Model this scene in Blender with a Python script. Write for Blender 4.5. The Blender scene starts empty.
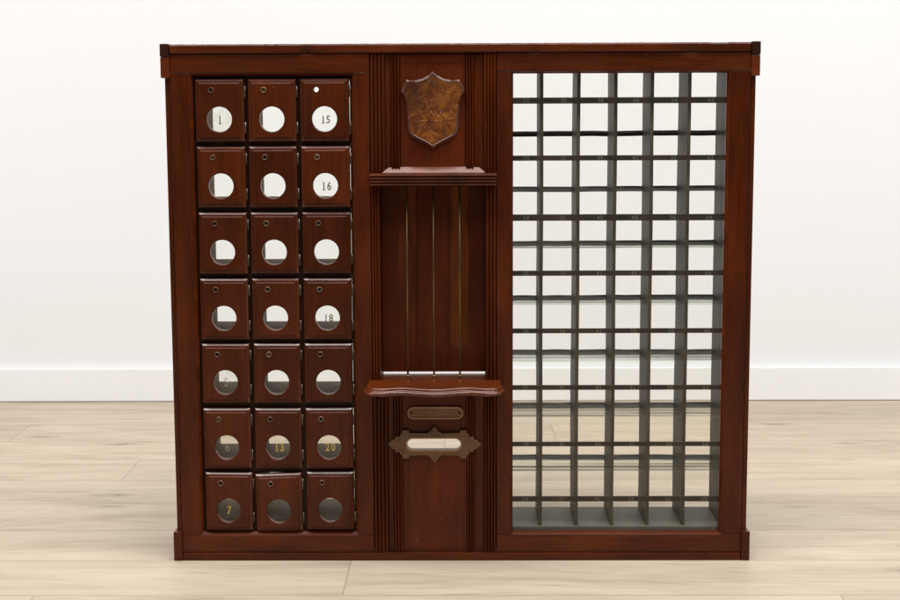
import bpy, bmesh, math, random
from mathutils import Vector, Matrix, noise
from mathutils.geometry import delaunay_2d_cdt
random.seed(7)
S = bpy.context.scene
C = S.collection
PI = math.pi

# ------------------------------------------------------------------ materials
def new_mat(name):
    m = bpy.data.materials.new(name); m.use_nodes = True
    nt = m.node_tree
    b = nt.nodes['Principled BSDF']
    return m, nt, b
def N(nt, t, **kw):
    n = nt.nodes.new(t)
    for k, v in kw.items(): setattr(n, k, v)
    return n
def ramp(nt, stops):
    r = N(nt, 'ShaderNodeValToRGB'); e = r.color_ramp.elements
    e[0].position, e[0].color = stops[0][0], (*stops[0][1], 1)
    e[1].position, e[1].color = stops[-1][0], (*stops[-1][1], 1)
    for p, c in stops[1:-1]:
        x = e.new(p); x.color = (*c, 1)
    return r
def coords(nt, scale, randomise=True):
    tc = N(nt, 'ShaderNodeTexCoord'); mp = N(nt, 'ShaderNodeMapping')
    mp.inputs['Scale'].default_value = scale
    if randomise:
        oi = N(nt, 'ShaderNodeObjectInfo'); mu = N(nt, 'ShaderNodeVectorMath', operation='SCALE')
        cb = N(nt, 'ShaderNodeCombineXYZ')
        for i in range(3): nt.links.new(oi.outputs['Random'], cb.inputs[i])
        mu.inputs['Scale'].default_value = 37.0
        nt.links.new(cb.outputs[0], mu.inputs[0]); nt.links.new(mu.outputs[0], mp.inputs['Location'])
    nt.links.new(tc.outputs['Object'], mp.inputs['Vector'])
    return mp
def noise_n(nt, vec, scale, detail=5, rough=.6, dist=0):
    n = N(nt, 'ShaderNodeTexNoise'); n.inputs['Scale'].default_value = scale
    n.inputs['Detail'].default_value = detail; n.inputs['Roughness'].default_value = rough
    n.inputs['Distortion'].default_value = dist
    nt.links.new(vec.outputs[0], n.inputs['Vector']); return n
def mix(nt, a, b, fac, mode='MIX'):
    m = N(nt, 'ShaderNodeMix', data_type='RGBA', blend_type=mode)
    for sock, v in ((6, a), (7, b), (0, fac)):
        if hasattr(v, 'outputs'): nt.links.new(v.outputs[0], m.inputs[sock])
        elif hasattr(v, 'is_output'): nt.links.new(v, m.inputs[sock])
        elif sock == 0: m.inputs[0].default_value = v
        else: m.inputs[sock].default_value = (*v, 1)
    return m.outputs[2]
def bump(nt, b, src, strength, dist=.001):
    bp = N(nt, 'ShaderNodeBump'); bp.inputs['Strength'].default_value = strength
    bp.inputs['Distance'].default_value = dist
    nt.links.new(src.outputs[0] if hasattr(src, 'outputs') else src, bp.inputs['Height'])
    nt.links.new(bp.outputs[0], b.inputs['Normal'])

def mahogany(name, axis, dark=(.045,.0105,.0035), mid=(.088,.0185,.0048), light=(.15,.036,.008), rough=.3, wear=.55, spec=.2):
    """axis: the direction the grain runs ('x' or 'z')"""
    m, nt, b = new_mat(name)
    sc = (3, 26, 26) if axis == 'x' else (26, 26, 3)
    mp = coords(nt, sc)
    n1 = noise_n(nt, mp, 1.3, 8, .65, .4)
    r1 = ramp(nt, [(.25, dark), (.5, mid), (.8, light)])
    nt.links.new(n1.outputs['Fac'], r1.inputs['Fac'])
    # fine pores
    sc2 = (18, 400, 400) if axis == 'x' else (400, 400, 18)
    mp2 = coords(nt, sc2)
    n2 = noise_n(nt, mp2, 1.0, 3, .6)
    r2 = ramp(nt, [(.34, (.66,.62,.6)), (.52, (1,1,1))])
    nt.links.new(n2.outputs['Fac'], r2.inputs['Fac'])
    c = mix(nt, r1, r2, .75, 'MULTIPLY')
    # large blotches of red, and worn orange patches
    mp3 = coords(nt, (5, 5, 2.2) if axis == 'z' else (2.2, 5, 5))
    n3 = noise_n(nt, mp3, 1.6, 4, .55, .6)
    r3 = ramp(nt, [(.5, (0,0,0)), (.72, (1,1,1))])
    nt.links.new(n3.outputs['Fac'], r3.inputs['Fac'])
    w = N(nt, 'ShaderNodeMath', operation='MULTIPLY'); w.inputs[1].default_value = wear
    nt.links.new(r3.outputs[0], w.inputs[0])
    c = mix(nt, c, (.12,.03,.008), w.outputs[0])
    mp4 = coords(nt, (4,4,4)); n4 = noise_n(nt, mp4, 1.1, 3)
    r4 = ramp(nt, [(.42, (.6,.63,.66)), (.6, (1,1,1))])
    nt.links.new(n4.outputs['Fac'], r4.inputs['Fac'])
    c = mix(nt, c, r4, .7, 'MULTIPLY')
    # nicks: tiny pale specks
    mp5 = coords(nt, (1,1,1)); n5 = noise_n(nt, mp5, 150, 2, .5)
    r5 = ramp(nt, [(.76, (0,0,0)), (.79, (1,1,1))])
    nt.links.new(n5.outputs['Fac'], r5.inputs['Fac'])
    c = mix(nt, c, (.22,.12,.07), r5)
    c = mix(nt, c, (.93,.79,.58), 1.0, 'MULTIPLY')
    nt.links.new(c, b.inputs['Base Color'])
    mr = N(nt, 'ShaderNodeMapRange'); mr.inputs[3].default_value = rough-.1; mr.inputs[4].default_value = rough+.1
    nt.links.new(n3.outputs['Fac'], mr.inputs[0]); nt.links.new(mr.outputs[0], b.inputs['Roughness'])
    b.inputs['Specular IOR Level'].default_value = spec
    bump(nt, b, n2, .15, .0006)
    return m
W_V = mahogany('mahogany_upright_grain', 'z')
W_H = mahogany('mahogany_level_grain', 'x', dark=(.055,.0125,.004), mid=(.105,.023,.006), light=(.19,.046,.010))
W_DOOR = mahogany('mahogany_box_door', 'z', dark=(.055,.0125,.0045), mid=(.085,.0195,.006), light=(.12,.028,.008), rough=.27, wear=.12)
W_EDGE = mahogany('mahogany_rubbed_highlit_edge', 'x', dark=(.07,.02,.009), mid=(.11,.032,.014), light=(.16,.05,.022), rough=.27, wear=.1, spec=.7)  # rubbed edges, base also lightened to stand in for bevel highlights
W_PANEL = mahogany('mahogany_red_panel', 'z', dark=(.09,.018,.0045), mid=(.14,.028,.006), light=(.19,.042,.008), rough=.36, wear=.2)
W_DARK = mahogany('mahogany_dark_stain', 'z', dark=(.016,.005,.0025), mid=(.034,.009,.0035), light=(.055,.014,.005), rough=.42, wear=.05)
W_WORN = mahogany('mahogany_worn_inlay', 'z', dark=(.07,.015,.004), mid=(.21,.052,.009), light=(.42,.13,.02), rough=.4, wear=.5)
W_SHELF = mahogany('mahogany_polished_shelf', 'x', dark=(.08,.018,.005), mid=(.15,.034,.008), light=(.22,.055,.011), rough=.22, wear=.3, spec=.55)

def painted(name, base, rough=.5, var=.35, spec=.4, metal=0, streak=True):
    m, nt, b = new_mat(name)
    mp = coords(nt, (14, 14, 3) if streak else (8, 8, 8)); n = noise_n(nt, mp, 1.4, 7, .65, .5)
    lo = tuple(c*(1-var) for c in base); hi = tuple(c*(1+var) for c in base)
    r = ramp(nt, [(.3, lo), (.7, hi)]); nt.links.new(n.outputs['Fac'], r.inputs['Fac'])
    mp2 = coords(nt, (1,1,1)); n2 = noise_n(nt, mp2, 55, 4, .7)
    r2 = ramp(nt, [(.66, (0,0,0)), (.74, (1,1,1))]); nt.links.new(n2.outputs['Fac'], r2.inputs['Fac'])
    c = mix(nt, r, tuple(min(1, x*1.7) for x in base), r2)
    nt.links.new(c, b.inputs['Base Color'])
    b.inputs['Roughness'].default_value = rough; b.inputs['Specular IOR Level'].default_value = spec
    b.inputs['Metallic'].default_value = metal
    bump(nt, b, n2, .15, .0005)
    return m
TAUPE = painted('dull_taupe_partition', (.078,.064,.044), .5, .35, .2)
FLOORG = painted('grey_green_floor_paint', (.165,.16,.13), .5, .12, .15)
BOXIN = painted('grey_box_lining', (.27,.205,.145), .7, .25, .1)
RAILD = painted('dark_olive_rail', (.022,.019,.013), .5, .3)
STRIP = painted('brown_label_strip', (.032,.024,.016), .4, .4)
DARKM = painted('blackened_edge', (.012,.009,.007), .6, .3)
WHITE = painted('white_skirting_paint', (.84,.84,.845), .4, .012, .4)
BRASS = painted('old_tarnished_brass', (.15,.082,.043), .42, .5, .5, .5, False)
BRASSL = painted('rubbed_brass_edge', (.32,.20,.12), .42, .35, .5, .6, False)
ROD = painted('dull_brass_rod', (.21,.135,.06), .36, .3, .5, .8)
HINGE = painted('worn_steel_hinge', (.2,.17,.14), .4, .4, .5, .8)
GOLD, nt_, b_ = new_mat('gold_leaf_number'); b_.inputs['Base Color'].default_value = (.62,.46,.10,1); b_.inputs['Roughness'].default_value = .45; b_.inputs['Metallic'].default_value = .3
INK, nt_, b_ = new_mat('worn_black_number'); b_.inputs['Base Color'].default_value = (.12,.12,.10,1); b_.inputs['Roughness'].default_value = .6
OLIVE, nt_, b_ = new_mat('olive_gilt_number'); b_.inputs['Base Color'].default_value = (.17,.14,.05,1); b_.inputs['Roughness'].default_value = .5
DIM, nt_, b_ = new_mat('dim_strip_number'); b_.inputs['Base Color'].default_value = (.13,.12,.095,1); b_.inputs['Roughness'].default_value = .5
FADED, nt_, b_ = new_mat('faded_silver_number'); b_.inputs['Base Color'].default_value = (.34,.31,.23,1); b_.inputs['Roughness'].default_value = .5

# worn copper shield
SHIELD, nt, b = new_mat('worn_copper_patina')
mp = coords(nt, (1,1,1), False)
n1 = noise_n(nt, mp, 60, 9, .78, .8); r1 = ramp(nt, [(.3, (.03,.010,.004)), (.45, (.13,.034,.005)), (.58, (.25,.075,.009)), (.74, (.45,.18,.025))])
nt.links.new(n1.outputs['Fac'], r1.inputs['Fac'])
n2 = noise_n(nt, mp, 11, 3, .5); r2 = ramp(nt, [(.35, (.35,.33,.33)), (.6, (1,1,1))]); nt.links.new(n2.outputs['Fac'], r2.inputs['Fac'])
nt.links.new(mix(nt, r1, r2, .85, 'MULTIPLY'), b.inputs['Base Color'])
b.inputs['Metallic'].default_value = .2; b.inputs['Roughness'].default_value = .32
bump(nt, b, n1, .7, .0015)

def fresnel_out(nt, ior):
    f = N(nt, 'ShaderNodeFresnel'); f.inputs[0].default_value = ior
    g_ = N(nt, 'ShaderNodeNewGeometry'); s_ = N(nt, 'ShaderNodeMath', operation='SUBTRACT'); s_.inputs[0].default_value = 1
    nt.links.new(g_.outputs['Backfacing'], s_.inputs[1]); m_ = N(nt, 'ShaderNodeMath', operation='MULTIPLY')
    nt.links.new(f.outputs[0], m_.inputs[0]); nt.links.new(s_.outputs[0], m_.inputs[1]); return m_
def glass(name, tint, gl=.06, haze=.03, hazecol=(.3,.27,.21)):
    m = bpy.data.materials.new(name); m.use_nodes = True; nt = m.node_tree; nt.nodes.clear()
    out = N(nt, 'ShaderNodeOutputMaterial'); tr = N(nt, 'ShaderNodeBsdfTransparent'); g = N(nt, 'ShaderNodeBsdfGlossy')
    tr.inputs[0].default_value = (*tint, 1); g.inputs['Roughness'].default_value = .03
    lw = fresnel_out(nt, 1.3)
    mx = N(nt, 'ShaderNodeMixShader'); nt.links.new(lw.outputs[0], mx.inputs[0]); nt.links.new(tr.outputs[0], mx.inputs[1]); nt.links.new(g.outputs[0], mx.inputs[2])
    df = N(nt, 'ShaderNodeBsdfDiffuse'); df.inputs[0].default_value = (*hazecol, 1)
    mp = coords(nt, (1,1,1)); n = noise_n(nt, mp, 70, 5, .65, 1); r = ramp(nt, [(.45, (haze*.4,)*3), (.8, (haze*3,)*3)])
    nt.links.new(n.outputs['Fac'], r.inputs['Fac'])
    mx2 = N(nt, 'ShaderNodeMixShader'); nt.links.new(r.outputs[0], mx2.inputs[0]); nt.links.new(mx.outputs[0], mx2.inputs[1]); nt.links.new(df.outputs[0], mx2.inputs[2])
    nt.links.new(mx2.outputs[0], out.inputs[0]); return m
GLASS = glass('dusty_clear_glass', (.975,.985,.965), haze=.010)
GLASS_H = glass('hazy_old_glass', (.95,.95,.92), haze=.05, hazecol=(.34,.31,.26))
PANE = glass('faint_green_front_glass', (.975,.978,.962), haze=.005)
# streaky glass shelf: dull brown streaks mixed over it in long thin lines running across
SHG = bpy.data.materials.new('streaked_shelf_glass'); SHG.use_nodes = True; nt = SHG.node_tree; nt.nodes.clear()
out = N(nt, 'ShaderNodeOutputMaterial'); tr = N(nt, 'ShaderNodeBsdfTransparent'); g = N(nt, 'ShaderNodeBsdfGlossy'); df = N(nt, 'ShaderNodeBsdfDiffuse')
tr.inputs[0].default_value = (.93,.95,.92,1); g.inputs['Roughness'].default_value = .06; df.inputs[0].default_value = (.15,.125,.10,1)
mp = coords(nt, (1.6, 130, 20)); n = noise_n(nt, mp, 1.0, 3, .5, .12)
wv = N(nt, 'ShaderNodeTexWave', wave_type='BANDS', bands_direction='Y'); mpw = coords(nt, (.0, 1, 0)); wv.inputs['Scale'].default_value = 14.5
wv.inputs['Distortion'].default_value = 0.0
nt.links.new(mpw.outputs[0], wv.inputs['Vector'])
ad = N(nt, 'ShaderNodeMath', operation='MULTIPLY_ADD'); ad.inputs[1].default_value = .42
nt.links.new(wv.outputs['Fac'], ad.inputs[0]); nt.links.new(n.outputs['Fac'], ad.inputs[2])
r = ramp(nt, [(.80, (.0,)*3), (.92, (.75,)*3)]); nt.links.new(ad.outputs[0], r.inputs['Fac'])
m1 = N(nt, 'ShaderNodeMixShader'); m1.inputs[0].default_value = .07; nt.links.new(tr.outputs[0], m1.inputs[1]); nt.links.new(g.outputs[0], m1.inputs[2])
m2 = N(nt, 'ShaderNodeMixShader'); nt.links.new(r.outputs[0], m2.inputs[0]); nt.links.new(m1.outputs[0], m2.inputs[1]); nt.links.new(df.outputs[0], m2.inputs[2])
nt.links.new(m2.outputs[0], out.inputs[0])

# pale oak planks
OAK, nt, b = new_mat('pale_oak_planks')
tc = N(nt, 'ShaderNodeTexCoord'); sep = N(nt, 'ShaderNodeSeparateXYZ'); nt.links.new(tc.outputs['Object'], sep.inputs[0])
PW = .1815
def M_(op, a, bb, c=None):
    m = N(nt, 'ShaderNodeMath', operation=op)
    for i, v in enumerate((a, bb, c)):
        if v is None: continue
        if isinstance(v, (int, float)): m.inputs[i].default_value = v
        else: nt.links.new(v, m.inputs[i])
    return m.outputs[0]
yy = M_('DIVIDE', M_('ADD', sep.outputs[1], .002), PW); row = M_('FLOOR', yy, 0); fy = M_('FRACT', yy, 0)
wn = N(nt, 'ShaderNodeTexWhiteNoise', noise_dimensions='1D'); nt.links.new(row, wn.inputs['W'])
xx = M_('ADD', M_('DIVIDE', sep.outputs[0], 1.25), M_('MULTIPLY', wn.outputs['Value'], 7.0))
col = M_('FLOOR', xx, 0); fx = M_('FRACT', xx, 0)
wn2 = N(nt, 'ShaderNodeTexWhiteNoise', noise_dimensions='2D'); cb = N(nt, 'ShaderNodeCombineXYZ'); nt.links.new(row, cb.inputs[0]); nt.links.new(col, cb.inputs[1]); nt.links.new(cb.outputs[0], wn2.inputs['Vector'])
# grain coordinates, shifted per plank
cg = N(nt, 'ShaderNodeCombineXYZ'); nt.links.new(M_('ADD', sep.outputs[0], M_('MULTIPLY', wn2.outputs['Value'], 31.0)), cg.inputs[0]); nt.links.new(sep.outputs[1], cg.inputs[1]); nt.links.new(M_('MULTIPLY', wn2.outputs['Value'], 9.0), cg.inputs[2])
def mapped(scale):
    mp = N(nt, 'ShaderNodeMapping'); mp.inputs['Scale'].default_value = scale; nt.links.new(cg.outputs[0], mp.inputs['Vector']); return mp
g1 = noise_n(nt, mapped((1.3, 8.5, 1)), 1.6, 8, .62, 1.1)
r1 = ramp(nt, [(.3, (.42,.335,.24)), (.5, (.525,.428,.318)), (.72, (.60,.50,.385))]); nt.links.new(g1.outputs['Fac'], r1.inputs['Fac'])
g2 = noise_n(nt, mapped((5, 130, 1)), 1.2, 4, .65, .3)
r2 = ramp(nt, [(.3, (.9,.885,.87)), (.5, (1,1,1))]); nt.links.new(g2.outputs['Fac'], r2.inputs['Fac'])
c = mix(nt, r1, r2, .8, 'MULTIPLY')
g3 = noise_n(nt, mapped((2.6, 26, 1)), 1.3, 5, .72, 1.0)      # sparse grey-brown mineral streaks
r3 = ramp(nt, [(.57, (0,0,0)), (.72, (.8,)*3)]); nt.links.new(g3.outputs['Fac'], r3.inputs['Fac'])
c = mix(nt, c, (.30,.235,.165), r3)
vk = N(nt, 'ShaderNodeTexVoronoi'); vk.inputs['Scale'].default_value = 1.0; nt.links.new(mapped((2.4, 7.5, 1)).outputs[0], vk.inputs['Vector'])
rk = ramp(nt, [(.03, (.85,)*3), (.13, (0,0,0))]); nt.links.new(vk.outputs['Distance'], rk.inputs['Fac'])
gk = noise_n(nt, mapped((20, 120, 1)), 1.0, 3, .6); rgk = ramp(nt, [(.38, (0,0,0)), (.52, (1,1,1))]); nt.links.new(gk.outputs['Fac'], rgk.inputs['Fac'])
c = mix(nt, c, (.2,.16,.115), mix(nt, rk, rgk, 1.0, 'MULTIPLY'))
# per plank tone
tone = N(nt, 'ShaderNodeMapRange'); tone.inputs[3].default_value = .90; tone.inputs[4].default_value = 1.05; nt.links.new(wn2.outputs['Value'], tone.inputs[0])
cbt = N(nt, 'ShaderNodeCombineXYZ'); [nt.links.new(tone.outputs[0], cbt.inputs[i]) for i in range(3)]
c = mix(nt, c, cbt, 1.0, 'MULTIPLY')
# seams
ey = M_('MINIMUM', fy, M_('SUBTRACT', 1.0, fy)); ex = M_('MINIMUM', fx, M_('SUBTRACT', 1.0, fx))
sy = M_('LESS_THAN', ey, .0085); sx = M_('LESS_THAN', ex, .0009)
seam = M_('MULTIPLY', M_('MAXIMUM', sy, sx), .62)
c = mix(nt, c, (.25,.19,.125), seam)
nt.links.new(c, b.inputs['Base Color']); b.inputs['Roughness'].default_value = .5; b.inputs['Specular IOR Level'].default_value = .3
bump(nt, b, g2, .12, .0008)

# wall
WALL, nt, b = new_mat('white_plaster_wall')
mp = coords(nt, (1,1,1), False); n = noise_n(nt, mp, .9, 4, .5); r = ramp(nt, [(.35, (.79,.796,.80)), (.65, (.81,.815,.82))]); nt.links.new(n.outputs['Fac'], r.inputs['Fac'])
nt.links.new(r.outputs[0], b.inputs['Base Color']); b.inputs['Roughness'].default_value = .75; b.inputs['Specular IOR Level'].default_value = .2
n2 = noise_n(nt, mp, 60, 4, .6); bump(nt, b, n2, .12, .001)

# ------------------------------------------------------------------ mesh helpers
def obj(name, bm, mats, parent=None, bevel=0, seg=2, smooth=False):
    bmesh.ops.recalc_face_normals(bm, faces=bm.faces)
    me = bpy.data.meshes.new(name); bm.to_mesh(me); bm.free()
    o = bpy.data.objects.new(name, me); C.objects.link(o)
    for m in (mats if isinstance(mats, (list, tuple)) else [mats]): me.materials.append(m)
    if parent: o.parent = parent
    if smooth:
        for p in me.polygons: p.use_smooth = True
    if bevel:
        md = o.modifiers.new('edge', 'BEVEL'); md.width = bevel; md.segments = seg; md.limit_method = 'ANGLE'; md.angle_limit = math.radians(40)
    return o
def box(bm, x0, x1, y0, y1, z0, z1, mi=0):
    vs = [bm.verts.new((x, y, z)) for x in (x0, x1) for y in (y0, y1) for z in (z0, z1)]
    for f in ((0,1,3,2),(4,6,7,5),(0,4,5,1),(2,3,7,6),(0,2,6,4),(1,5,7,3)):
        bm.faces.new([vs[i] for i in f]).material_index = mi
    return vs
def prism_x(bm, prof, x0, x1, mi=0, wob=None):      # profile of (y,z) swept along x
    a = [bm.verts.new((x0, y, z)) for y, z in prof]; b = [bm.verts.new((x1, y, z)) for y, z in prof]
    n = len(prof)
    for i in range(n): bm.faces.new([a[i], a[(i+1)%n], b[(i+1)%n], b[i]]).material_index = mi
    bm.faces.new(a).material_index = mi; bm.faces.new(b[::-1]).material_index = mi
def prism_z(bm, prof, z0, z1, mi=0):                # profile of (x,y) swept along z
    a = [bm.verts.new((x, y, z0)) for x, y in prof]; b = [bm.verts.new((x, y, z1)) for x, y in prof]
    n = len(prof)
    for i in range(n): bm.faces.new([a[i], a[(i+1)%n], b[(i+1)%n], b[i]]).material_index = mi
    bm.faces.new(a).material_index = mi; bm.faces.new(b[::-1]).material_index = mi
def ring_sweep(bm, x0, x1, z0, z1, prof, mi=0):     # mitred inner moulding; prof of (inset, y)
    loops = []
    for ins, y in prof:
        loops.append([bm.verts.new(p) for p in ((x0+ins, y, z0+ins), (x1-ins, y, z0+ins), (x1-ins, y, z1-ins), (x0+ins, y, z1-ins))])
    for A, B in zip(loops, loops[1:]):
        for i in range(4): bm.faces.new([A[i], A[(i+1)%4], B[(i+1)%4], B[i]]).material_index = mi
def circle(cx, cz, r, n=40): return [(cx+r*math.cos(2*PI*i/n), cz+r*math.sin(2*PI*i/n)) for i in range(n)]
def inside(p, poly):
    x, y = p; c = False
    for i in range(len(poly)):
        (x1, y1), (x2, y2) = poly[i], poly[i-1]
        if (y1 > y) != (y2 > y) and x < (x2-x1)*(y-y1)/(y2-y1)+x1: c = not c
    return c
def fill(bm, outer, holes, y, mi=0):                # triangulated sheet with holes at depth y
    pts = [Vector(p) for p in outer]; polys = [list(range(len(outer)))]
    for h in holes:
        k = len(pts); pts += [Vector(p) for p in h]; polys.append(list(range(k, len(pts))))
    edges = [(pl[i], pl[(i+1) % len(pl)]) for pl in polys for i in range(len(pl))]
    v, e, f, *_ = delaunay_2d_cdt(pts, edges, [], 0, 1e-7)
    vs = [bm.verts.new((p.x, y, p.y)) for p in v]
    for t in f:
        c = sum((v[i] for i in t), Vector((0,0)))/len(t)
        if inside(c, outer) and not any(inside(c, h) for h in holes):
            bm.faces.new([vs[i] for i in t]).material_index = mi
def wall_loop(bm, A, ya, B, yb, mi=0, smooth=False):
    n = len(A); a = [bm.verts.new((p[0], ya, p[1])) for p in A]; b = [bm.verts.new((p[0], yb, p[1])) for p in B]
    for i in range(n):
        f = bm.faces.new([a[i], a[(i+1)%n], b[(i+1)%n], b[i]]); f.material_index = mi; f.smooth = smooth
def plate(bm, outer, holes, y0, y1, mi=0):          # y0 front, y1 back
    fill(bm, outer, holes, y0, mi); fill(bm, outer, holes, y1, mi)
    wall_loop(bm, outer, y0, outer, y1, mi)
    for h in holes: wall_loop(bm, h, y0, h, y1, mi)
    bmesh.ops.remove_doubles(bm, verts=bm.verts, dist=1e-6)
def rect(x0, x1, z0, z1): return [(x0, z0), (x1, z0), (x1, z1), (x0, z1)]
def tube(bm, p0, p1, r, n=14, mi=0):
    p0, p1 = Vector(p0), Vector(p1); d = (p1-p0).normalized(); u = d.orthogonal().normalized(); w = d.cross(u)
    A = [bm.verts.new(p0+(u*math.cos(2*PI*i/n)+w*math.sin(2*PI*i/n))*r) for i in range(n)]
    B = [bm.verts.new(p1+(u*math.cos(2*PI*i/n)+w*math.sin(2*PI*i/n))*r) for i in range(n)]
    for i in range(n): f = bm.faces.new([A[i], A[(i+1)%n], B[(i+1)%n], B[i]]); f.material_index = mi; f.smooth = True
    bm.faces.new(A).material_index = mi; bm.faces.new(B[::-1]).material_index = mi
def text(bm, s, cx, cz, h, y, mi, squash=.8, th=.0003, fat=.0):
    glyphs = []; tot = 0
    for ch in s:
        cu = bpy.data.curves.new('t', 'FONT'); cu.body = ch; cu.size = 1; cu.extrude = .02; cu.offset = fat; cu.resolution_u = 3
        o = bpy.data.objects.new('t', cu); C.objects.link(o); dg = bpy.context.evaluated_depsgraph_get(); dg.update()
        me = bpy.data.meshes.new_from_object(o.evaluated_get(dg)); bpy.data.objects.remove(o)
        xs = [v.co.x for v in me.vertices]; ys = [v.co.y for v in me.vertices]
        glyphs.append((ch, me, min(xs), max(xs), min(ys), max(ys))); 
    k = h/max(g[5]-g[4] for g in glyphs)
    gap = .14*k; ws = [(max(g[3]-g[2], .38 if g[0] == '1' else 0))*k*squash for g in glyphs]
    x = cx-(sum(ws)+gap*(len(s)-1))/2
    for (ch, me, x0, x1, y0, y1), w_ in zip(glyphs, ws):
        off = (w_-(x1-x0)*k*squash)/2
        vs = [bm.verts.new((x+off+(v.co.x-x0)*k*squash, y-(th if v.co.z > 0 else 0), cz-h/2+(v.co.y-y0)*k)) for v in me.vertices]
        for p in me.polygons:
            try: bm.faces.new([vs[i] for i in p.vertices]).material_index = mi
            except ValueError: pass
        if ch == '1':          # foot of the numeral, centred below its stem
            sx = x+off+(x1-x0)*k*squash-.045*k
            box(bm, sx-.16*k, sx+.16*k, y-th, y, cz-h/2-.0001, cz-h/2+.06*k, mi)
        if ch == '7': box(bm, x+off, x+off+.07*k, y-th, y, cz+h/2-.17*k, cz+h/2-.02*k, mi)
        bpy.data.meshes.remove(me); x += w_+gap

# ------------------------------------------------------------------ the setting
bm = bmesh.new(); box(bm, -5, 5, -4.2, 1.386, -.02, 0)
fl = obj('floor', bm, OAK); fl['kind'] = 'structure'
bm = bmesh.new(); box(bm, -5, 5, 1.386, 1.42, -.02, 3.2)
wl = obj('wall', bm, WALL); wl['kind'] = 'structure'
bm = bmesh.new(); prism_x(bm, [(1.3858, .0015), (1.370, .0015), (1.370, .0860), (1.3858, .0861)], -4.9, 4.9)
bb = obj('skirting_board', bm, WHITE, bevel=.001); bb['kind'] = 'structure'

# ------------------------------------------------------------------ the cabinet
cab = bpy.data.objects.new('mail_cabinet', None); C.objects.link(cab)
cab['label'] = 'antique dark mahogany post office cabinet with small box doors, brass letter slot and open pigeonholes'
cab['category'] = 'mail cabinet'
H = .8537; DEP = .15
def part(name, bm, mats, bevel=.0008, label=None, parent=cab, **k):
    o = obj(name, bm, mats, parent, bevel, **k)
    if label: o['label'] = label
    return o
def bx(name, mats, *a, **k):
    bm = bmesh.new(); box(bm, *a); return part(name, bm, mats, **k)

# carcass
bx('side_panel', W_V, -.4755, -.4675, .004, DEP+.002, .012, .838)
bx('side_panel', W_V, .4675, .4755, .004, DEP+.002, .012, .838)
bx('top_panel', W_H, -.467, .467, .012, DEP, .815, .838)
# moulded top rail with a worn, nicked front edge
bm = bmesh.new(); PR = [(DEP, .8385), (-.0010, .8385), (-.0035, .8395), (-.0045, .8415), (-.0045, .8510), (-.0028, .8535), (DEP, .8535)]; rt = random.Random(11); vs = []
for k in range(241):
    x = -.4655+.931*k/240; g = 1.0*math.exp(-((x+.246)/.009)**4)+.5*math.exp(-((x-.12)/.006)**4)+.4*math.exp(-((x-.37)/.012)**4)
    row_ = []
    for q, (y, z) in enumerate(PR):
        if q in (1, 2, 3): y += rt.uniform(0, .0007)+.005*g*rt.uniform(.7, 1); z += .0035*g*(q > 1)
        if q in (4, 5): z += rt.uniform(-.0003, .0001)-(.0006 if .40 < x < .43 else 0); y += rt.uniform(0, .0004)
        row_.append(bm.verts.new((x, y, z)))
    vs.append(row_)
for a, b_ in zip(vs, vs[1:]):
    for q in range(7): bm.faces.new([a[q], a[(q+1)%7], b_[(q+1)%7], b_[q]])
bm.faces.new(vs[0]); bm.faces.new(vs[-1])
part('top_rail', bm, W_H)
bm = bmesh.new(); box(bm, -.4655, .4655, -.004, DEP, .0005, .0125)
part('plinth_rail', bm, W_H)
for s in (-1, 1):
    a, b_ = sorted((s*.4805, s*.4665))
    bm = bmesh.new(); box(bm, a, b_, -.0075, DEP+.004, .8335, .8545)
    part('corner_cap', bm, W_DARK, bevel=.0015)
    bm = bmesh.new(); box(bm, a, b_, -.0055, .03, .800, .8333)
    part('corner_block', bm, W_SHELF, bevel=.0015)
    bm = bmesh.new(); box(bm, a, b_, -.0055, .03, .0005, .0495)
    part('corner_block', bm, W_V, bevel=.0015)
# face frames: left and right. rails run between x limits, stiles butt against them
def face_frame(xo0, xi0, xi1, xo1, zi0, zi1):
    bx('frame_rail', W_H, xo0, xo1, 0, .018, zi1, .8372)
    bx('frame_rail', W_H, xo0, xo1, 0, .018, .0135, zi0)
    bx('frame_stile', W_V, xo0, xi0, 0.0006, .018, zi0+.0004, zi1-.0004)
    bx('frame_stile', W_V, xi1, xo1, 0.0006, .018, zi0+.0004, zi1-.0004)
face_frame(-.4665, -.436, -.1705, -.1455, .0425, .8085)
face_frame(.0595, .082, .434, .4665, .0435, .8095)
bm = bmesh.new(); ring_sweep(bm, -.436, -.1705, .0425, .8085, [(0, .0003), (.0012, .0012), (.0015, .003), (.005, .008), (.005, .024), (-.002, .024)])
part('inner_moulding', bm, W_H, bevel=0)
bm = bmesh.new(); ring_sweep(bm, .082, .434, .0435, .8095, [(0, .0003), (.0012, .0012), (.0015, .003), (.0042, .009), (.0042, .0145), (-.002, .0145)])
part('inner_moulding', bm, W_H, bevel=0)

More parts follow.
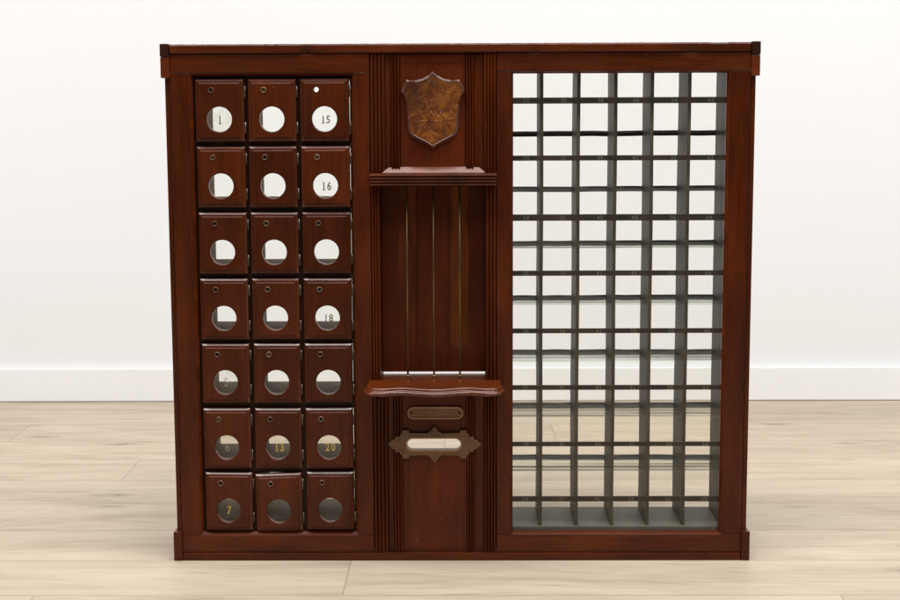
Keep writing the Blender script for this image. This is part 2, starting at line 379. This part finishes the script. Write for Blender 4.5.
# fluted pilasters
def flutes(x0, x1, n, z0, z1, y=.001, name='fluted_pilaster'):
    prof = [(x0, .018)]; w = (x1-x0)/n
    K = 6
    for i in range(n):
        a = x0+i*w
        prof.append((a+w*.08, y))
        for k in range(1, K): prof.append((a+w*(.12+.76*k/K), y-.0026*math.sin(PI*k/K)))
        prof.append((a+w*.92, y)); prof.append((a+w*.96, y+.0022)); prof.append((a+w*1.0, y+.0022)) if i < n-1 else None
    prof.append((x1, .018))
    bm = bmesh.new(); prism_z(bm, prof, z0, z1)
    return part(name, bm, W_V, bevel=0)
for z0, z1 in ((.6475, .837), (.0135, .303)):
    flutes(-.1445, -.1205, 4, z0, z1); flutes(.0385, .0585, 4, z0, z1)
    zi = .6562 if z0 > .5 else z0
    flutes(-.1115, -.0965, 3, zi, z1, .002); flutes(.0095, .0225, 3, zi, z1, .002)
    bx('filler_strip', W_V, -.1203, -.1117, .004, .018, z0, z1); bx('filler_strip', W_V, .0227, .0383, .004, .018, z0, z1)
flutes(-.1445, -.131, 3, .3065, .626); flutes(.0415, .0585, 3, .3065, .626)

# upper panel with the shield
bx('upper_panel', W_PANEL, -.0962, .0092, .006, .018, .650, .837)
SP = [(-43,809),(-36,803),(-26,797.5),(-14,795),(-2,796),(0,795.5),(6,785),(8,777),(3,768),(-.5,757),(-1.5,742),(-2,725),(-4,712),(-9,705),(-20,699),(-32,693),(-43,686)]
SP = [(x/1000, z/1000) for x, z in SP]; SP = SP + [(-.086-x, z) for x, z in SP[-2:0:-1]]
def inset(poly, f, cx=-.043, cz=.75): return [(cx+(x-cx)*f, cz+(z-cz)*f) for x, z in poly]
bm = bmesh.new()
A, B, D = SP, inset(SP, .935), inset(SP, .925)
wall_loop(bm, A, .006, A, -.0018); wall_loop(bm, A, -.0018, B, -.005, 1); wall_loop(bm, B, -.005, D, -.0045, 1)  # rim gets the lightened edge material as a painted highlight
fill(bm, D, [], -.0045); bmesh.ops.remove_doubles(bm, verts=bm.verts, dist=1e-6)
sh = part('shield', bm, [SHIELD, W_EDGE], bevel=0, label='worn copper coloured shield with raised scrollwork on the upper panel')
# engraved scrollwork: thin raised, irregular strokes
bm = bmesh.new()
def stroke(pts, r=.0005, y=-.0043):
    for p, q in zip(pts, pts[1:]): tube(bm, (p[0], y, p[1]), (q[0], y, q[1]), r, 6)
rs = random.Random(3)
def scroll(cx, cz, w, h, turns, ph):
    return [(cx+w*t*math.cos(turns*t+ph), cz+h*t*math.sin(turns*t+ph)) for t in [i/26 for i in range(27)]]
for cx, cz, w, h, tn, ph in ((-.062,.752,.011,.012,7,0),(-.026,.752,.012,.011,-7,2),(-.044,.762,.008,.014,6,1),(-.060,.722,.009,.009,6,3),(-.024,.722,.010,.012,-6,1),(-.043,.702,.010,.008,6,2),(-.070,.782,.009,.006,5,1),(-.016,.780,.010,.007,-5,2),(-.043,.788,.008,.008,5,4)):
    stroke(scroll(cx, cz, w, h, tn, ph), rs.uniform(.0004,.0007))
for k in range(5):
    z = .741-.0025*k*(k % 2); x = -.049+.008*k
    stroke([(x, z-.004), (x+.003, z+.005), (x+.004, z-.004), (x+.009, z+.001)], .0005)
stroke([(-.078,.728),(-.05,.731),(-.03,.729),(-.008,.735)], .0007)
part('scrollwork', bm, SHIELD, bevel=0, parent=sh)

# ledge moulding over the recess
bm = bmesh.new()
prism_x(bm, [(.018,.6265)]+[(-.0225-.0022*math.sin(PI*k/6)-.0008*i, .6265+.0050*i+.0042*k/6) for i in range(4) for k in range(7)]+[(-.012,.6467),(.018,.6467)], -.1445, .0590)
part('ledge_moulding', bm, W_V, bevel=0)
bm = bmesh.new()
x0, x1 = -.127, .042
v = [(x0, -.0040, .6467), (x1, -.0040, .6467), (x1-.012, .0055, .6565), (x0+.012, .0055, .6565), (x0+.012, .0055, .6467), (x1-.012, .0055, .6467)]
v = [bm.verts.new(p) for p in v]
for f in ((0,1,2,3), (0,3,4), (1,5,2), (3,2,5,4), (0,4,5,1)): bm.faces.new([v[i] for i in f])
part('ledge_bevel', bm, W_SHELF, bevel=.0006)

# recess with grille rods
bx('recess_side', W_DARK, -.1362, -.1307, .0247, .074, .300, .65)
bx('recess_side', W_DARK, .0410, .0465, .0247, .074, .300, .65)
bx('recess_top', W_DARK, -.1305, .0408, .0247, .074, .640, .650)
def stadium(x0, x1, z0, z1, c=.012):
    r = []
    cx = (x0+x1)/2; w = (x1-x0)/2
    for i in range(9): t = PI*i/8; r.append((cx+w*math.cos(t), z1-c+c*math.sin(t)))
    for i in range(9): t = PI+PI*i/8; r.append((cx+w*math.cos(t), z0+c+c*math.sin(t)))
    return r
bm = bmesh.new()
sl = [stadium(-.1045, -.0725, .350, .637), stadium(-.0195, .0145, .350, .637)]
plate(bm, rect(-.131, .0413, .3088, .640), sl, .0620, .0680)
part('recess_back', bm, W_PANEL if False else mahogany('mahogany_recess_back', 'z', dark=(.07,.014,.004), mid=(.12,.024,.0055), light=(.17,.036,.008), rough=.35, wear=.2), bevel=.001)
for x0, x1 in ((-.110, -.067), (-.025, .020)):
    bx('slot_inlay', W_WORN, x0, x1, .0685, .073, .340, .6395, bevel=0)
for x in (-.0875, -.0440, -.0010):
    bm = bmesh.new(); tube(bm, (x, .018, .3068), (x, .018, .640), .0017, 12)
    tube(bm, (x, .018, .3063), (x, .018, .3110), .0026, 12)
    part('brass_rod', bm, ROD, bevel=0)

# serpentine counter shelf
def front_y(x):                                      # plan of the front edge, x measured from the middle
    a = abs(x)
    y = -.078-.010*math.exp(-(a/.028)**2)+.0055*math.exp(-((a-.052)/.018)**2)-.0040*math.exp(-((a-.086)/.014)**2)
    if a > .101: y += (a-.101)**2*95
    return y
cx = -.0425; n = 72; xs = [-.1155+.231*i/n for i in range(n+1)]
def plan(off):
    r = []
    for x in xs:
        sc = (1-off/.1155)
        r.append((cx+x*sc, min(front_y(x)+off, -.001)))
    return r
prof = [(.0085,.3060),(.0070,.3054),(.0055,.3040),(.0052,.3022),(.0050,.3010),(.0032,.3004),(.0012,.2988),(.0002,.2968),(.0008,.2946),(.0030,.2930),(.0075,.2918)]
bm = bmesh.new(); loops = []
for off, z in prof: loops.append([bm.verts.new((x, y, z)) for x, y in plan(off)])
for A, B in zip(loops, loops[1:]):
    for i in range(n): f = bm.faces.new([A[i], A[i+1], B[i+1], B[i]]); f.smooth = True
def cap(loop, z):
    back = [bm.verts.new((v.co.x, .0, z)) for v in loop]
    for i in range(n): bm.faces.new([loop[i], loop[i+1], back[i+1], back[i]])
    return back
t = cap(loops[0], .3060); u = cap(loops[-1], .2918)
for L_ in (0, -1):
    bm.faces.new([l[L_] for l in loops]+[u[L_], t[L_]])
box(bm, -.1308, .0411, 0, .060, .294, .3060)
bmesh.ops.remove_doubles(bm, verts=bm.verts, dist=1e-5)
part('counter_shelf', bm, W_SHELF, bevel=0, label='polished serpentine counter shelf with moulded front edge')

# lower panel with slot for letters
slot = []
for i in range(13): t = -PI/2+PI*i/12; slot.append((-.0095+.0100*math.cos(t), .1980+.0100*math.sin(t)))
for i in range(13): t = PI/2+PI*i/12; slot.append((-.0795+.0100*math.cos(t), .1980+.0100*math.sin(t)))
bm = bmesh.new(); plate(bm, rect(-.0962, .0092, .0135, .2930), [slot], .0060, .0130)
part('lower_panel', bm, W_PANEL, bevel=0)
# letter plate
L = [(-121,198),(-116.5,202.3),(-112.5,206.2),(-111,205.2),(-108.5,207.6),(-107.5,211),(-104.5,211.3),(-103,209.8),(-100.5,212),(-100.5,215),(-97.5,216.2),(-96.5,221.8),(-85.5,221.8),(-85.5,217.2),(-54.5,216.2),(-54.5,218.4),(-50.5,218.9),(-50,222),(-46.5,225),(-43.5,229.3)]
L = [(x/1000, z/1000) for x, z in L]
L = L+[(-.087-x, z) for x, z in L[-2::-1]]; L = L+[(x, .396-z) for x, z in L[-2:0:-1]]
slot2 = [(-.0445+(x+.0445)*.985, .198+(z-.198)*.93) for x, z in slot]
bm = bmesh.new(); plate(bm, L, [slot2], -.0022, .0058)
for s in (-1, 1):
    for k in range(3):
        px = -.0435+s*(.071-.0065*k)
        hh = .004+.0022*k
        tube(bm, (px, -.0024, .198-hh), (px+s*.004, -.0024, .198), .0005, 6); tube(bm, (px+s*.004, -.0024, .198), (px, -.0024, .198+hh), .0005, 6)
re_ = random.Random(4)
for s in (-1, 1):
    for k in range(46):
        px = -.0435+s*re_.uniform(.050, .072); hh = .023-(abs(px+.0435)-.050)*.8; pz = .198+re_.uniform(-hh, hh)*.72
        a_ = re_.uniform(0, PI); ln = re_.uniform(.0006, .0016)
        tube(bm, (px-ln*math.cos(a_), -.0022, pz-ln*math.sin(a_)), (px+ln*math.cos(a_), -.0022, pz+ln*math.sin(a_)), re_.uniform(.0002, .00035), 5, 1)
    for k in range(14):
        px = -.0435+re_.uniform(-.011, .011); pz = .198+s*re_.uniform(.0165, .024); tube(bm, (px, -.0021, pz), (px+.0008, -.0024, pz+s*.0008), .0003, 5, 1)
lp = part('letter_plate', bm, [BRASS, DARKM], bevel=.0005, label='tarnished brass letter slot plate with stepped pointed ends')
bm = bmesh.new()
rim = [(-.0445+(x+.0445)*1.03, .198+(z-.198)*1.16) for x, z in slot]
wall_loop(bm, rim, -.0022, rim, -.0030); 
k = len(rim)
a = [bm.verts.new((p[0], -.0030, p[1])) for p in rim]; b2 = [bm.verts.new((p[0], -.0030, p[1])) for p in slot2]
for i in range(k): bm.faces.new([a[i], a[(i+1)%k], b2[(i+1)%k], b2[i]])
part('slot_rim', bm, BRASSL, bevel=0, parent=lp)
for s in (-1, 1):
    bm = bmesh.new(); tube(bm, (-.0435+s*.0700, -.0022, .198), (-.0435+s*.0700, -.0038, .198), .0022, 12); tube(bm, (-.0435+s*.0700, -.0038, .198), (-.0435+s*.0700, -.0040, .198), .0011, 8, 1)
    part('screw', bm, [BRASSL, DARKM], bevel=0, parent=lp)
# name plate
bm = bmesh.new()
plate(bm, rect(-.158, .072, .014, .834), [rect(-.1305, .0408, .2935, .6495), [(-.0445+(x+.0445)*1.05, .198+(z-.198)*1.4) for x, z in slot]], .0182, .0245)
part('backing_board', bm, W_DARK, bevel=0)
def pill(cx, cz, w, h, k=12):
    r = h/2; p = []
    for i in range(k+1): t = -PI/2+PI*i/k; p.append((cx+w/2-r+r*math.cos(t), cz+r*math.sin(t)))
    for i in range(k+1): t = PI/2+PI*i/k; p.append((cx-w/2+r+r*math.cos(t), cz+r*math.sin(t)))
    return p
bm = bmesh.new(); P0, P1, P2, P3 = pill(-.042,.250,.094,.0220), pill(-.042,.250,.092,.0200), pill(-.042,.250,.0885,.0165), pill(-.042,.250,.0875,.0155)
wall_loop(bm, P0, .006, P0, .0032); wall_loop(bm, P0, .0032, P1, .0014, 1); wall_loop(bm, P1, .0014, P2, .0014, 1); wall_loop(bm, P2, .0014, P3, .0034); fill(bm, P3, [], .0034)
bmesh.ops.remove_doubles(bm, verts=bm.verts, dist=1e-6)
for k in range(40):
    px = -.042+re_.choice([re_.uniform(.002, .032), re_.uniform(-.034, .0)]); pz = .250+re_.uniform(-.004, .004); tube(bm, (px, .0034, pz), (px, .0029, pz), re_.uniform(.0003, .0008), 6, re_.choice([0, 1]))
npl = part('name_plate', bm, [BRASS, BRASSL], bevel=0, label='rounded brass name plate, its lettering worn away')
for s in (-1, 1):
    bm = bmesh.new(); tube(bm, (-.042+s*.0395, .0034, .250), (-.042+s*.0395, .0022, .250), .0024, 12); tube(bm, (-.042+s*.0395, .0022, .250), (-.042+s*.0395, .0020, .250), .0014, 8, 1)
    part('screw', bm, [BRASS, DARKM], bevel=0, parent=npl)

# ------------------------------------------------------------------ left: 21 box doors
colx = [(-.4275, -.3485), (-.3420, -.2645), (-.2575, -.1785)]
rowz = [(.698, .7985), (.591, .690), (.4825, .583), (.3735, .4745), (.267, .3665), (.156, .258), (.050, .150)]
# carcass of the boxes: uprights and floors
for xa, xb in ((-.4335, -.4235), (-.3475, -.3378), (-.2635, -.2533), (-.179, -.171)):
    bx('box_upright', BOXIN, xa, xb, .026, DEP-.001, .048, .806, bevel=.0005)
for i, (z0, z1) in enumerate(rowz):
    for x0, x1 in ((-.4233,-.3477),(-.3376,-.2637),(-.2531,-.1792)):
        bx('box_floor', BOXIN, x0, x1, .027, DEP-.002, z0-.004, z0+(.016 if i == 6 else .010), bevel=.0005)
bx('box_roof', BOXIN, -.4233, -.1792, .027, DEP-.002, .800, .806, bevel=0)
# dark rails behind the gaps between the doors
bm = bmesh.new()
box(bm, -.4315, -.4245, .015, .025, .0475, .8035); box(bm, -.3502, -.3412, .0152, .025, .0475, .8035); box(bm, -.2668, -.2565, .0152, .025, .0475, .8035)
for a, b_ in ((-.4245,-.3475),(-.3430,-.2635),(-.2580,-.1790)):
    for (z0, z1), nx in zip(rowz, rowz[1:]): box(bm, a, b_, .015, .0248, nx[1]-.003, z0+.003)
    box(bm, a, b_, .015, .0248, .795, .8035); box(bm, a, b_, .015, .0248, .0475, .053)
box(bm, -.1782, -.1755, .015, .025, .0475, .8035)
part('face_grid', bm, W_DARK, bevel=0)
numbers = {(0,0):('1',INK,.013),(2,0):('15',INK,.0125),(2,1):('16',OLIVE,.0135),(2,3):('18',OLIVE,.0125),(0,4):('5',FADED,.0135),(0,5):('6',FADED,.0135),(1,5):('13',GOLD,.014),(2,5):('20',GOLD,.0135),(0,6):('7',GOLD,.0145)}
tilts = {(1,6): (-.8, -.0025), (0,2): (.3,0), (2,5): (-.25,0), (1,4): (.2,0), (0,6): (.5,-.0005)}
ordw = ['first','second','third','fourth','fifth','sixth','bottom']
for ci, (x0, x1) in enumerate(colx):
    for ri, (z0, z1) in enumerate(rowz):
        w, h = x1-x0, z1-z0; bm = bmesh.new()
        gx, gz = w*.495, h*.357; kx, kz = w*.335, h*.825
        ghole = circle(gx, gz, .0203, 48); khole = circle(kx, kz, .0042, 24)
        OR = rect(0, w, 0, h)
        def I(d): return rect(d, w-d, d, h-d)
        if (ci, ri) == (1, 6):      # chipped top edge
            pass
        pr = [(0, .0130), (0, .0075), (.0004, .0060), (.0030, .0035), (.0050, .0030), (.0062, .0030), (.0070, .0010), (.0078, .0006)]
        for (d0, y0), (d1, y1) in zip(pr, pr[1:]): wall_loop(bm, I(d0), y0, I(d1), y1, 1 if .0002 < d1 < .0048 or d1 == .0070 else 0)
        gl2 = circle(gx, gz, .0215, 48)
        fill(bm, I(.0078), [gl2, khole], .0006)
        wall_loop(bm, gl2, .0006, ghole, .0018, 0, True); wall_loop(bm, ghole, .0018, ghole, .0105, 0, True); wall_loop(bm, khole, .0006, khole, .0130)
        back = circle(gx, gz, .0240, 48); fill(bm, OR, [back, khole], .0130); wall_loop(bm, ghole, .0105, back, .0130)
        bmesh.ops.remove_doubles(bm, verts=bm.verts, dist=1e-6)
        if (ci, ri) == (1, 6):
            for vv in bm.verts:
                if vv.co.z > h-.0085 and vv.co.x < w*.4: vv.co.z -= .0016
        lab = None
        if (ci, ri) == (2, 0): lab = 'box door with its lock missing, a bare round hole in its place'
        if (ci, ri) == (1, 6): lab = 'box door hanging tilted, its top edge chipped'
        d = part('box_door', bm, [W_DOOR, W_EDGE], bevel=.0003, label=lab)
        d.location = (x0, 0, z0)
        a, dz = tilts.get((ci, ri), (random.uniform(-.15,.15), 0)); d.rotation_euler = (0, math.radians(a), 0); d.location.z += dz
        d.location.y = random.uniform(-.0006, .0008)
        # glass with its number
        bm = bmesh.new(); tube(bm, (gx, .0075, gz), (gx, .0095, gz), .0201, 48)
        ms = [GLASS, GOLD]
        if (ci, ri) in numbers:
            s, mm, hh = numbers[(ci, ri)]; ms = [GLASS_H if ri > 3 or (ci,ri)==(0,0) else GLASS, mm]
            text(bm, s, gx+(.0015 if len(s) == 2 else 0), gz-.001, hh, .0074, 1, 0.82, .0002, .015 if mm is not FADED else -.01)
        part('window_glass', bm, ms, bevel=0, parent=d)
        # lock ring
        if (ci, ri) != (2, 0):
            bm = bmesh.new(); r0, r1 = .0034+random.uniform(-.0001,.0004), .0044+random.uniform(-.0002,.0003)
            n_ = 28; A = circle(kx, kz, r1, n_); B = circle(kx, kz, (r0+r1)/2, n_); D = circle(kx, kz, r0, n_)
            wall_loop(bm, A, .0008, B, -.0009, 0, True); wall_loop(bm, B, -.0009, D, .0006, 0, True); wall_loop(bm, D, .0006, D, .0040, 0, True)
            bmesh.ops.remove_doubles(bm, verts=bm.verts, dist=1e-6)
            lk = part('lock_ring', bm, BRASSL, bevel=0, parent=d)
            bm = bmesh.new(); tube(bm, (kx, .0040, kz), (kx, .0022, kz), .0034, 20)
            an = random.uniform(-.5, .5)+PI/2
            tube(bm, (kx-.0011*math.cos(an), .0021, kz-.0011*math.sin(an)), (kx+.0011*math.cos(an), .0021, kz+.0011*math.sin(an)), .0005, 6, 1)
            part('lock_barrel', bm, [random.choice([BRASS, DARKM, W_DARK]), DARKM], bevel=0, parent=d)
        for zc in (h*.80, h*.22):
            bm = bmesh.new(); tube(bm, (w+.0014, .0085, zc-.009), (w+.0014, .0085, zc+.009), .0010, 10); box(bm, w+.0001, w+.0019, .0088, .0100, zc-.009, zc+.009)
            part('hinge', bm, HINGE, bevel=0, parent=d)

# ------------------------------------------------------------------ right: pigeonholes
R = 'pigeonhole'
divx = [.136, .196, .256, .3155, .3755]
Y0 = .021
bx('pigeonhole_side', TAUPE, .436, .442, Y0, DEP-.004, .046, .812, bevel=.0005)
bx('pigeonhole_side', TAUPE, .071, .077, Y0, DEP-.004, .046, .812, bevel=.0005)
bx('pigeonhole_floor', FLOORG, .0775, .4355, .0195, DEP-.008, .040, .0525, bevel=.0005)
for x in divx:
    bm = bmesh.new(); seg = 24
    # slightly warped board
    for k in range(seg):
        pass
    vs = []
    for k in range(seg+1):
        z = .053+(.811-.053)*k/seg; wv_ = .0003*math.sin(k*.5+x*40)
        vs.append([bm.verts.new(p) for p in ((x-.0055+wv_, Y0+.0035, z), (x+wv_, Y0+.0035, z), (x+wv_*1.4, DEP-.016, z), (x-.0055+wv_*1.4, DEP-.016, z))])
    for a, b_ in zip(vs, vs[1:]):
        for i in range(4): f = bm.faces.new([a[i], a[(i+1)%4], b_[(i+1)%4], b_[i]])
    bm.faces.new(vs[0]); bm.faces.new(vs[-1])
    part('divider', bm, TAUPE, bevel=0)
shz = [.710, .616, .523, .4285, .334, .2405, .1475]
for i, z in enumerate(shz):
    bm = bmesh.new(); box(bm, .0775, .4355, Y0+.0022, DEP-.018, z-.0016, z)
    # the front edge runs a hair proud of the dividers
    part('glass_shelf', bm, SHG, bevel=0)
    # back rail, sagging a little
    bm = bmesh.new(); rr = random.Random(i+5); m_ = 12; vs = []
    for k in range(m_+1):
        x = .0778+(.4352-.0778)*k/m_; dz = rr.uniform(-.0005,.0005)+(.0012*(k/m_) if i < 4 else 0)
        vs.append([bm.verts.new(p) for p in ((x, DEP-.0175, z+.0005+dz), (x, DEP-.0135, z+.0005+dz), (x, DEP-.0135, z-.0085+dz), (x, DEP-.0175, z-.0085+dz))])
    for a, b_ in zip(vs, vs[1:]):
        for q in range(4): bm.faces.new([a[q], a[(q+1)%4], b_[(q+1)%4], b_[q]])
    bm.faces.new(vs[0]); bm.faces.new(vs[-1])
    part('back_rail', bm, RAILD, bevel=0)
strz = [(.757,.767),(.665,.6735),(.567,.5775),(.4765,.485),(.381,.389),(.286,.294),(.1905,.198),(.096,.105)]
numx = [.1075, .168, .228, .285, .347, .4065]
for i, (z0, z1) in enumerate(strz):
    bm = bmesh.new(); box(bm, .079, .4345, .0150, .0172, z0, z1-.0006)
    box(bm, .079, .4345, .0148, .0172, z1-.0005, z1, 1)  # paler line along the top edge, a highlight put into the colour
    for c_, x in enumerate(numx):
        text(bm, str(22+8*c_+i), x, (z0+z1)/2-.0003, .0068, .0150, 2, .95, .0002, .005)
    part('number_strip', bm, [STRIP, TAUPE, DIM], bevel=0)
bm = bmesh.new(); box(bm, .0775, .4355, .0176, .0194, .047, .812)
part('front_glass', bm, PANE, bevel=0)

# ------------------------------------------------------------------ camera
P = [0.008766253956640385, 0.7483980443086111, 2.4246096868288856, 0.12699918924953765, -0.010620672803097584, -0.003952875216253336, 1493.4473163687983]
cam = bpy.data.cameras.new('camera'); co = bpy.data.objects.new('camera', cam); C.objects.link(co); S.camera = co
t, yw, ro = P[3], P[4], P[5]
F = Vector((math.sin(yw)*math.cos(t), math.cos(yw)*math.cos(t), -math.sin(t)))
r_ = Vector((math.cos(yw), -math.sin(yw), 0)); u_ = r_.cross(F)
r2_ = r_*math.cos(ro)+u_*math.sin(ro); u2_ = -r_*math.sin(ro)+u_*math.cos(ro)
M = Matrix((r2_, u2_, -F)).transposed().to_4x4(); M.translation = Vector((P[0], -P[2], P[1])); co.matrix_world = M
cam.sensor_width = 36; cam.sensor_fit = 'HORIZONTAL'; cam.lens = P[6]/900*36; cam.clip_end = 100; cam.clip_start = .05

# ------------------------------------------------------------------ studio light
w = bpy.data.worlds.new('World'); S.world = w; w.use_nodes = True
w.node_tree.nodes['Background'].inputs[0].default_value = (.97, .98, 1, 1); w.node_tree.nodes['Background'].inputs[1].default_value = .06
def area(name, loc, target, sx, sy, power, col=(1, 1, 1)):
    l = bpy.data.lights.new(name, 'AREA'); l.shape = 'RECTANGLE'; l.size = sx; l.size_y = sy; l.energy = power; l.color = col
    o = bpy.data.objects.new(name, l); C.objects.link(o); o.location = loc
    o.rotation_euler = (Vector(target)-Vector(loc)).to_track_quat('-Z', 'Y').to_euler(); return o
area('overhead_softbox', (0, -.6, 2.9), (0, -.5, 0), 4.2, .9, 104, (1, .985, .975))
area('front_softbox', (.5, -2.4, 2.9), (0, 0, .3), 3.0, 1.2, 38, (1, .98, .965))
area('wall_fill', (0, -.75, 3.0), (0, 1.386, -.2), 5.5, .6, 45, (.94, .97, 1))  # added unseen lamp that brightens the wall
for sx_ in (-1, 1):
    area('side_fill', (sx_*2.5, .0, .75), (sx_*.9, 1.386, .45), .5, 1.2, 8.8, (.95, .975, 1))  # added unseen lamps, left and right, evening out the lower wall

S.view_settings.view_transform = 'Standard'; S.view_settings.look = 'None'; S.view_settings.exposure = 0; S.view_settings.gamma = 1
S.render.engine = 'CYCLES'; S.cycles.max_bounces = 10; S.cycles.transparent_max_bounces = 24; S.cycles.diffuse_bounces = 5
